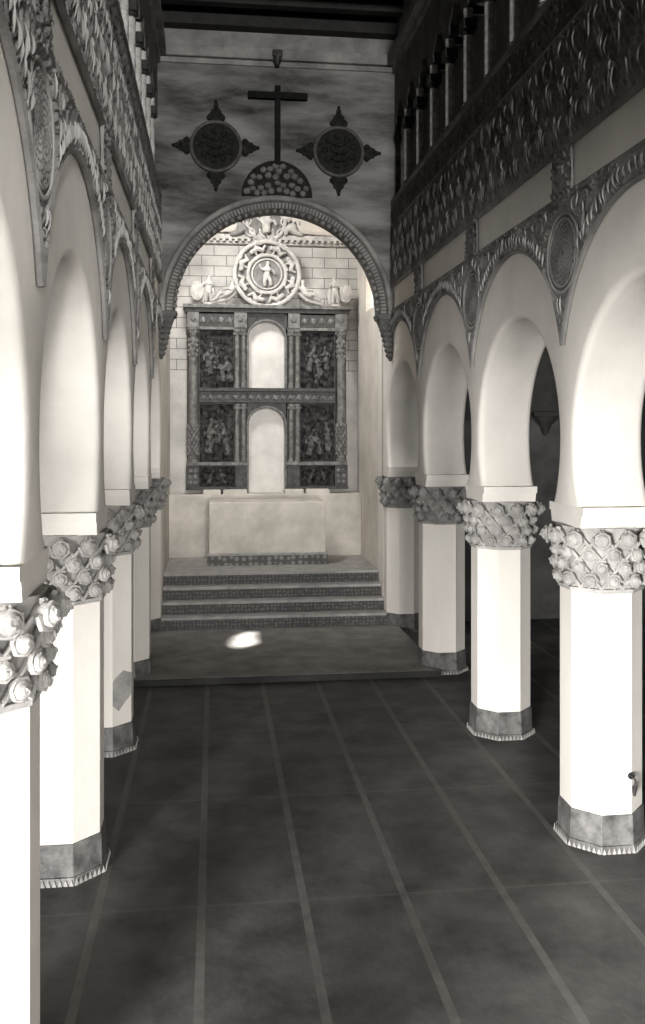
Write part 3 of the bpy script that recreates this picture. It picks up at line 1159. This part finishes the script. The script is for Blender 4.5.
Y_AL = 18.73
o = empty('altar', (at(268, 540, Y_AL)[0], Y_AL, Z_ALT))
tag(o, 'plain white block altar on a tiled plinth at the top of the steps', 'altar')
ax = o.location.x
w0, w1 = at(209, 540, Y_AL)[0]-ax, at(326, 540, Y_AL)[0]-ax
zt = at(268, 502, Y_AL)[1]-Z_ALT
MB().box(w0, w1, .03, .95, .24, zt).build('body', altar_pl, o, bevel=.02)
MB().box(w0-.04, w1+.04, -.02, .97, .20, .25).build('plinth_moulding', tread_m, o, bevel=.01)
MB().box(w0-.04, w1+.04, 0, .96, 0, .20).build('tiled_plinth', dado_t, o)

# ------------------------------------------------------------------ altarpiece
YR = 20.22                       # front plane of the altarpiece
YB = Y_BACK-.002
def rx(px): return at(px, 400, YR)[0]
def rz(py): return CAM_H+(CYP-py)*20.35/FPX
RX0 = rx(267)
ret = empty('altarpiece', (RX0, YR, rz(489)))
tag(ret, 'tall dark carved altarpiece with two blank arched niches and four relief panels', 'altarpiece')
OX, OZ = RX0, rz(489)
def rbox(name, x0, x1, y0, y1, d0, d1, m, parent=ret, bevel=.008):
    """box from photo rectangle x0..x1, y0..y1 (y0 upper) with depth d0..d1 behind the front plane"""
    return MB().box(rx(x0)-OX, rx(x1)-OX, d0, d1, rz(y1)-OZ, rz(y0)-OZ).build(name, m, parent, bevel=bevel)
BK = YB-YR
rbox('cornice', 183, 351, 306.5, 310, -.14, BK, wood_mid)
rbox('cornice', 185, 349, 310, 314, -.07, BK, wood)
rbox('architrave', 186, 247, 328, 331, -.03, BK, wood_mid)
rbox('architrave', 287, 348, 328, 331, -.03, BK, wood_mid)
for a, b in ((187, 199), (234, 247), (288, 300), (335, 347)):
    p = rbox('entablature_block', a, b, 314, 329, -.06, BK, wood_mid)
    MB().ball(((rx(a)+rx(b))/2-OX, -.06, rz(321)-OZ), (.06, .03, .06), 8, 5).build('rosette', wood_mid, p, smooth=True)
def carved_band(name, x0, x1, y0, y1, d):
    p = rbox(name, x0, x1, y0, y1, d, BK, wood)
    mb = MB()
    xa, xb, zc = rx(x0)-OX, rx(x1)-OX, (rz(y0)+rz(y1))/2-OZ
    n = max(3, int((xb-xa)/.16))
    hh = (rz(y0)-rz(y1))/2*.62
    for j in range(n):
        x = xa+(xb-xa)*(j+.5)/n
        mb.ball((x, d-.005, zc), (.05, .025, hh*.8), 8, 5)
        mb.tube([(x-.07, d-.008, zc-hh*.6), (x-.03, d-.01, zc+hh*.7), (x+.03, d-.01, zc-hh*.7), (x+.07, d-.008, zc+hh*.6)], .014, 5)
    mb.build('scroll_carving', wood_mid, p, smooth=True)
for a, b in ((199, 234), (300, 335)): carved_band('top_frieze', a, b, 315, 328, -.02)
rbox('middle_cornice', 199, 335, 388.5, 392, -.10, BK, wood)
carved_band('middle_frieze', 199, 247, 392, 403, -.03)
carved_band('middle_frieze', 247, 287, 392, 403, -.03)
carved_band('middle_frieze', 287, 335, 392, 403, -.03)
rbox('lower_moulding', 187, 247, 461.5, 465, -.10, BK, wood_mid)
rbox('lower_moulding', 286, 347, 461.5, 465, -.10, BK, wood_mid)
rbox('base_moulding', 186, 247, 486, 489, -.06, BK, wood)
rbox('base_moulding', 286, 348, 486, 489, -.06, BK, wood)

def rcol(name, px, r, y_top, y_bot, carved_lo=False, m=wood_mid):
    x, zb, zt = rx(px)-OX, rz(y_bot)-OZ, rz(y_top)-OZ
    H = zt-zb
    d = -.02
    mb = MB()
    mb.lathe([(r*1.25, 0), (r*1.25, .05), (r*1.0, .08), (r*1.15, .11), (r*.95, .14), (r, H*.3), (r*1.06, H*.32), (r*.98, H*.34),
              (r*.95, H*.6), (r*.85, H-.2)], (x, d, zb), 14)
    o = mb.build(name, m, ret, smooth=True)
    mb = MB()
    mb.lathe([(r*.9, H-.2), (r*1.0, H-.18), (r*.85, H-.16), (r*1.25, H-.05), (r*1.4, H-.05), (r*1.4, H)], (x, d, zb), 12)
    for j in range(6):
        a = j*PI/3
        mb.ball((x+r*1.1*math.cos(a), d+r*1.1*math.sin(a), zb+H-.09), (.03, .03, .04), 6, 4)
    mb.build('capital', m, o, smooth=True)
    if carved_lo:
        mb = MB()
        for i in range(9):
            for j in range(7):
                a = j*2*PI/7+i*.45
                mb.ball((x+r*math.cos(a), d+r*math.sin(a), zb+.2+i*(H*.3-.2)/9), (.04, .04, .055), 6, 4)
        mb.build('leaf_carving', m, o, smooth=True)
        mb = MB()
        for i in range(4):
            for j in range(6):
                a = j*2*PI/6+i*.5
                mb.ball((x+r*.88*math.cos(a), d+r*.88*math.sin(a), zb+H-.28-i*.11), (.035, .035, .05), 6, 4)
        mb.build('leaf_carving', m, o, smooth=True)
for px in (193, 341):
    rcol('outer_column', px, .105, 329.5, 462, True)
    rbox('pedestal', px-6.5, px+6.5, 465, 486.5, -.05, BK, wood)
    mb = MB()
    for zz in (470, 476, 482):
        for dx in (-2.5, 2.5): mb.ball((rx(px+dx)-OX, -.05, rz(zz)-OZ), (.05, .025, .055), 7, 4)
    mb.build('pedestal_carving', wood_mid, ret, smooth=True)
for px in (237, 243.5, 291, 297.5):
    rcol('slender_column', px, .055, 331, 388.5)
    rcol('slender_column', px, .055, 404, 462)
for a, b in ((235, 247), (287, 300)):
    rbox('inner_pedestal', a, b, 465, 486.5, -.03, BK, wood)
    rbox('pilaster', a, b, 331, 389, .10, BK, wood)
    rbox('pilaster', a, b, 403, 462, .10, BK, wood)
for a, b in ((187, 199), (335, 347)):
    rbox('side_board', a, b, 331, 462, .12, BK, wood)

def relief_panel(x0, x1, y0, y1, seed, figs):
    p = rbox('relief_panel', x0, x1, y0, y1, .12, BK, paint_dark)
    rnd = random.Random(seed)
    xa, xb, za, zb = rx(x0)-OX, rx(x1)-OX, rz(y1)-OZ, rz(y0)-OZ
    W, H = xb-xa, zb-za
    for (u, v, h, lean) in figs:
        cx, cz = xa+W*u, za+H*v
        h = h*H
        k = h/1.0
        J = {'p': (cx, .09, cz+h*.42, .13*k), 'c': (cx+lean*h*.14, .08, cz+h*.68, .12*k), 'n': (cx+lean*h*.2, .07, cz+h*.82, .05*k),
             'h': (cx+lean*h*.24, .06, cz+h*.93, .075*k), 'k': (cx-lean*h*.06, .08, cz+h*.2, .15*k), 'f': (cx-lean*h*.1, .09, cz+.02, .17*k),
             'e': (cx+.17*h*(1 if lean >= 0 else -1), .05, cz+h*.6, .045*k), 'w': (cx+.27*h*(1 if lean >= 0 else -1), .04, cz+h*.68, .035*k),
             'e2': (cx-.16*h*(1 if lean >= 0 else -1), .06, cz+h*.58, .045*k), 'w2': (cx-.12*h, .04, cz+h*.45, .035*k)}
        skin_figure('painted_figure', J, [('p', 'c'), ('c', 'n'), ('n', 'h'), ('p', 'k'), ('k', 'f'), ('c', 'e'), ('e', 'w'), ('c', 'e2'), ('e2', 'w2')], paint_fig, p)
    blobs = [(rnd.uniform(.06, .94), rnd.uniform(.04, .96), rnd.uniform(.04, .11), rnd.uniform(.04, .13), rnd.uniform(.02, .05)) for _ in range(34)]
    gu, gv = np.meshgrid(np.linspace(0, 1, 48), np.linspace(0, 1, 70), indexing='ij')
    hh = np.zeros_like(gu)
    for bu, bv, ru, rv, bh in blobs:
        hh = np.maximum(hh, bh*smooth01(1-np.hypot((gu-bu)/ru, (gv-bv)/rv*max(1, H/W*.6))))
    hh += .006*np.sin(40*gu+5*np.sin(19*gv))*np.sin(37*gv+4*np.sin(23*gu))
    mb = MB()
    vs = [(xa+W*a, .119-max(c, 0), za+H*b) for a, b, c in zip(gu.ravel(), gv.ravel(), hh.ravel())]
    fs = [(a*70+b, (a+1)*70+b, (a+1)*70+b+1, a*70+b+1) for a in range(47) for b in range(69)]
    mb.add(vs, fs)
    mb.build('relief_ground', paint_dark, p, smooth=True)
    # thin frame
    mb = MB()
    fr = [(xa+.01, za+.01), (xb-.01, za+.01), (xb-.01, zb-.01), (xa+.01, zb-.01)]
    mb.tube([(x, .10, z) for x, z in fr], .02, 6, closed=True)
    mb.build('panel_frame', wood, p)
relief_panel(199, 234.5, 331, 388.5, 1, [(.28, .18, .62, .3), (.66, .08, .42, -.8), (.85, .06, .5, -.5), (.46, .3, .4, .3)])
relief_panel(300, 335.5, 331, 388.5, 2, [(.3, .25, .5, .6), (.55, .2, .42, -.7), (.75, .3, .45, -.2), (.5, .05, .3, .9)])
relief_panel(199, 234.5, 404, 462, 3, [(.3, .1, .66, .2), (.5, .3, .5, -.3), (.78, .08, .6, -.5)])
relief_panel(300, 335.5, 404, 462, 4, [(.3, .08, .5, .5), (.55, .1, .42, -.6), (.8, .15, .55, -.3)])
relief_panel(199, 235, 465.5, 486.5, 5, [(.3, .1, .7, .9), (.68, .1, .75, -.9)])
relief_panel(300, 335.5, 465.5, 486.5, 6, [(.3, .1, .75, .8), (.7, .1, .7, -.9)])

def niche(x0, x1, y_top, y_bot, yframe_top):
    xa, xb, zb = rx(x0)-OX, rx(x1)-OX, rz(y_bot)-OZ
    r = (xb-xa)/2
    xc, zs = (xa+xb)/2, rz(y_top)-OZ-r*.92
    n = 30
    arc_ = [(xc+r*math.cos(a), zs+r*.92*math.sin(a)) for a in np.linspace(0, PI, n)]
    # curved back of the niche
    p = MB()
    out = [(xb, zb)]+arc_+[(xa, zb)]
    p.prism(out, BK-.10, BK)
    p = p.build('niche_back', niche_wh, ret)
    tag(p, 'blank white niche')
    # spandrel plate above the arch
    zt = rz(yframe_top)-OZ
    mb = MB()
    vs, fs = [], []
    for d in (.04, BK-.1):
        vs += [(x, d, z) for x, z in arc_]
        for a, (x, z) in zip(np.linspace(0, PI, n), arc_):
            vs.append((x if 0 < a < PI else x, d, zt))
    for b in (0, 2*n):
        for j in range(n-1): fs.append((b+j, b+j+1, b+n+j+1, b+n+j))
    for j in range(n-1): fs.append((j, j+1, 2*n+j+1, 2*n+j))
    mb.add(vs, fs).build('niche_spandrel', wood, ret)
    mb = MB()
    mb.tube([(xb, .03, zb)]+[(x, .03, z) for x, z in arc_]+[(xa, .03, zb)], .028, 6)
    mb.build('niche_border', wood_mid, ret, smooth=True)
niche(247.5, 286, 321, 388.5, 314)
niche(247.5, 286, 407, 496, 403)

# ------------------------------------------------------------------ carvings standing on the altarpiece
YM = YR+.02
TZ = rz(306.5)
def carved_medallion():
    R = 33.5*20.3/900
    zc = TZ+R*.94
    o = empty('carved_medallion', (rx(267), YM, TZ))
    tag(o, 'large round pale carved medallion with a figure, crowning the altarpiece', 'medallion')
    c = R*.94
    def ring(r, t, y=-.02):
        return [(r*math.cos(a), y, c+r*math.sin(a)) for a in np.linspace(0, 2*PI, 56, endpoint=False)]
    MB().lathe([(R, .10), (R, 0), (R*.9, .03), (R*.55, .03), (R*.5, 0), (.02, .0)], (0, 0, c), 56, 'y').build('disc', carv_ground, o, smooth=True, angle=30)
    MB().tube(ring(R*.96, 0), .05, 8, closed=True).build('rim', carv_white, o, smooth=True)
    MB().tube(ring(R*.56, 0), .04, 8, closed=True).build('inner_rim', carv_white, o, smooth=True)
    MB().tube(ring(R*.44, 0), .02, 6, closed=True).build('bead_ring', carv_white, o, smooth=True)
    for j in range(8):
        mb = MB()
        a = j*PI/4+PI/8
        q = R*.76
        C = Vector((q*math.cos(a), -.03, c+q*math.sin(a)))
        ra, ta = Vector((math.cos(a), 0, math.sin(a))), Vector((-math.sin(a), 0, math.cos(a)))
        mb.ball(C+ta*.13, (.055, .06, .055), 8, 6)
        mb.tube([C+ta*.10, C-ta*.02+ra*.04, C-ta*.12-ra*.05, C-ta*.21+ra*.04], [.055, .07, .055, .025], 7)
        mb.tube([C+ra*.04+ta*.04, C+ra*.13-ta*.02, C+ra*.09-ta*.15], .028, 6)
        mb.tube([C-ra*.04+ta*.04, C-ra*.13+ta*.06, C-ra*.12-ta*.10], .028, 6)
        mb.build('wreath_cherub', carv_white, o, smooth=True)
    J = {'p': (0, -.05, c-.03, .07), 'c': (.01, -.06, c+.11, .075), 'n': (.01, -.06, c+.18, .03), 'h': (.02, -.07, c+.24, .048),
         'kl': (-.06, -.06, c-.16, .05), 'fl': (-.04, -.05, c-.29, .04), 'kr': (.07, -.07, c-.15, .05), 'fr': (.09, -.05, c-.28, .04),
         'el': (-.12, -.06, c+.10, .03), 'hl': (-.17, -.06, c+.2, .025), 'er': (.13, -.06, c+.06, .03), 'hr': (.18, -.06, c-.02, .025)}
    skin_figure('centre_figure', J, [('p', 'c'), ('c', 'n'), ('n', 'h'), ('p', 'kl'), ('kl', 'fl'), ('p', 'kr'), ('kr', 'fr'), ('c', 'el'), ('el', 'hl'), ('c', 'er'), ('er', 'hr')], carv_white, o)
    return o
carved_medallion()

def standing_statue(px, sgn, label):
    o = empty('statue', (rx(px), YM-.02, TZ))
    tag(o, label, 'statue', 'pale carved figures along the top of the altarpiece')
    s = sgn
    MB().lathe([(.13, 0), (.13, .04), (.10, .05)], n=14).build('plinth', carv_white, o, smooth=True)
    J = {'p': (0, 0, .34, .085), 'c': (.02*s, 0, .50, .085), 'n': (.02*s, 0, .58, .03), 'h': (.03*s, -.01, .645, .05),
         'kl': (-.05, -.02, .19, .055), 'fl': (-.05, 0, .05, .04), 'kr': (.06, -.03, .2, .055), 'fr': (.07, 0, .05, .04),
         'e1': (-.13*s, -.02, .44, .03), 'w1': (-.17*s, -.05, .33, .026), 'e2': (.13*s, -.03, .43, .03), 'w2': (.10*s, -.08, .52, .026)}
    skin_figure('body', J, [('p', 'c'), ('c', 'n'), ('n', 'h'), ('p', 'kl'), ('kl', 'fl'), ('p', 'kr'), ('kr', 'fr'), ('c', 'e1'), ('e1', 'w1'), ('c', 'e2'), ('e2', 'w2')], carv_white, o)
    mb = MB()
    M = Matrix.Identity(3)
    mb.ball((-.24*s, -.03, .30), (.12, .04, .19), 14, 8)
    mb.tube([(-.24*s+.125*math.cos(a), -.03, .30+.195*math.sin(a)) for a in np.linspace(0, 2*PI, 24, endpoint=False)], .02, 6, closed=True)
    mb.build('shield', carv_white, o, smooth=True)
    mb = MB()
    mb.tube([(-.06, .05, .52), (-.12, .07, .3), (-.10, .06, .06)], [.04, .06, .05], 7)
    mb.tube([(.08, .05, .5), (.11, .06, .3), (.10, .06, .06)], [.04, .05, .05], 7)
    mb.build('cloak', carv_white, o, smooth=True)
standing_statue(208, 1, 'pale standing carved figure with an oval shield, at the left end of the altarpiece top')
standing_statue(335, -1, 'pale standing carved figure with an oval shield, at the right end of the altarpiece top')
def reclining_statue(px, s, label):
    """leans against the medallion; s = side towards the medallion"""
    o = empty('statue', (rx(px), YM-.02, TZ))
    tag(o, label, 'statue', 'pale carved figures along the top of the altarpiece')
    mb = MB()
    mb.tube([(-.30*s, .02, .06), (-.12*s, .02, .10), (.06*s, .03, .16), (.22*s, .04, .30)], [.03, .05, .055, .04], 8)
    mb.build('scrolled_seat', carv_white, o, smooth=True)
    J = {'p': (.05*s, -.02, .22, .08), 'c': (.13*s, -.03, .38, .08), 'n': (.15*s, -.03, .47, .03), 'h': (.14*s, -.04, .54, .052),
         'k1': (-.13*s, -.06, .28, .055), 'f1': (-.24*s, -.04, .10, .035), 'k2': (-.16*s, 0, .18, .055), 'f2': (-.34*s, 0, .07, .035),
         'e1': (.02*s, -.08, .36, .03), 'w1': (-.09*s, -.09, .36, .026), 'e2': (.23*s, 0, .42, .03), 'w2': (.24*s, -.02, .55, .026)}
    skin_figure('body', J, [('p', 'c'), ('c', 'n'), ('n', 'h'), ('p', 'k1'), ('k1', 'f1'), ('p', 'k2'), ('k2', 'f2'), ('c', 'e1'), ('e1', 'w1'), ('c', 'e2'), ('e2', 'w2')], carv_white, o)
reclining_statue(226, 1, 'pale reclining carved figure leaning on the left side of the round medallion')
reclining_statue(309, -1, 'pale reclining carved figure leaning on the right side of the round medallion')

def cartouche():
    yk = Y_BACK-.14
    X, Z = at(266, 222, yk)
    o = empty('carved_cartouche', (X, yk, Z))
    tag(o, 'pale carved oval cartouche high on the wall above the round medallion', 'carving')
    mb = MB()
    mb.lathe([(.42, .12), (.42, 0), (.36, -.04), (.02, -.06)], n=36, axis='y')
    mb.build('oval', carv_ground, o, smooth=True, angle=30)
    mb = MB()
    mb.tube([(.43*math.cos(a), -.02, .43*math.sin(a)) for a in np.linspace(0, 2*PI, 40, endpoint=False)], .05, 8, closed=True)
    for k in range(10):
        a = k*2*PI/10
        mb.tube([(.43*math.cos(a)+.09*math.cos(a+t), -.05, .43*math.sin(a)+.09*math.sin(a+t)) for t in np.linspace(0, 4.6, 10)], .025, 6)
    mb.build('scrolled_rim', carv_white, o, smooth=True)
    J = {'p': (0, -.10, -.14, .10), 'c': (0, -.11, .04, .10), 'n': (0, -.11, .14, .04), 'h': (.02, -.12, .22, .06), 'k': (.02, -.1, -.28, .11),
         'e1': (-.17, -.1, .02, .035), 'w1': (-.25, -.1, .12, .03), 'e2': (.17, -.1, .0, .035), 'w2': (.25, -.1, -.1, .03)}
    skin_figure('relief_figure', J, [('p', 'c'), ('c', 'n'), ('n', 'h'), ('p', 'k'), ('c', 'e1'), ('e1', 'w1'), ('c', 'e2'), ('e2', 'w2')], carv_white, o)
    # pair of small figures below, reaching down to the medallion
    Z2 = at(266, 246, yk)[1]
    for dx, lab in ((-.13, 'left'), (.14, 'right')):
        t = empty('cherub', (X+dx, yk-.02, Z2))
        tag(t, 'small pale carved cherub on the %s, between the cartouche and the medallion' % lab, 'carving', 'pair of cherubs over the medallion')
        J = {'p': (0, 0, .12, .06), 'c': (0, -.01, .23, .06), 'n': (0, 0, .29, .03), 'h': (0, -.01, .35, .05), 'k1': (-.05, -.03, .04, .04), 'f1': (-.04, 0, -.06, .03),
             'k2': (.05, -.03, .04, .04), 'f2': (.06, 0, -.06, .03), 'e1': (-.1, 0, .2, .025), 'w1': (-.13, -.02, .28, .02), 'e2': (.1, 0, .2, .025), 'w2': (.13, -.02, .13, .02)}
        skin_figure('body', J, [('p', 'c'), ('c', 'n'), ('n', 'h'), ('p', 'k1'), ('k1', 'f1'), ('p', 'k2'), ('k2', 'f2'), ('c', 'e1'), ('e1', 'w1'), ('c', 'e2'), ('e2', 'w2')], carv_white, t)
    for px, lab, m in ((293, 'pale kneeling carved figure to the right of the oval cartouche', carv_white), (240, 'dark kneeling carved figure to the left of the oval cartouche', stone_dirty)):
        X3, Z3 = at(px, 238, yk)
        t = empty('relief_figure', (X3, yk, Z3))
        tag(t, lab, 'carving')
        s = 1 if px > 266 else -1
        J = {'p': (0, 0, .25, .11), 'c': (-.08*s, -.02, .46, .11), 'n': (-.1*s, -.02, .57, .04), 'h': (-.12*s, -.03, .66, .065), 'k1': (.02*s, -.08, .12, .08), 'f1': (.24*s, 0, .06, .05),
             'k2': (-.15*s, -.04, .18, .07), 'f2': (-.16*s, 0, .04, .05), 'e1': (-.22*s, -.06, .42, .04), 'w1': (-.30*s, -.06, .52, .035), 'e2': (.1*s, -.05, .4, .045), 'w2': (.16*s, -.07, .28, .035)}
        skin_figure('body', J, [('p', 'c'), ('c', 'n'), ('n', 'h'), ('p', 'k1'), ('k1', 'f1'), ('p', 'k2'), ('k2', 'f2'), ('c', 'e1'), ('e1', 'w1'), ('c', 'e2'), ('e2', 'w2')], m, t)
        mb = MB()
        mb.ball((.1*s, .05, .3), (.22, .06, .28), 10, 6)
        mb.tube([(.2*s+.12*math.cos(t_), .0, .5+.12*math.sin(t_)) for t_ in np.linspace(0, 4.5, 12)], .03, 6)
        mb.build('drapery', m, t, smooth=True)
cartouche()
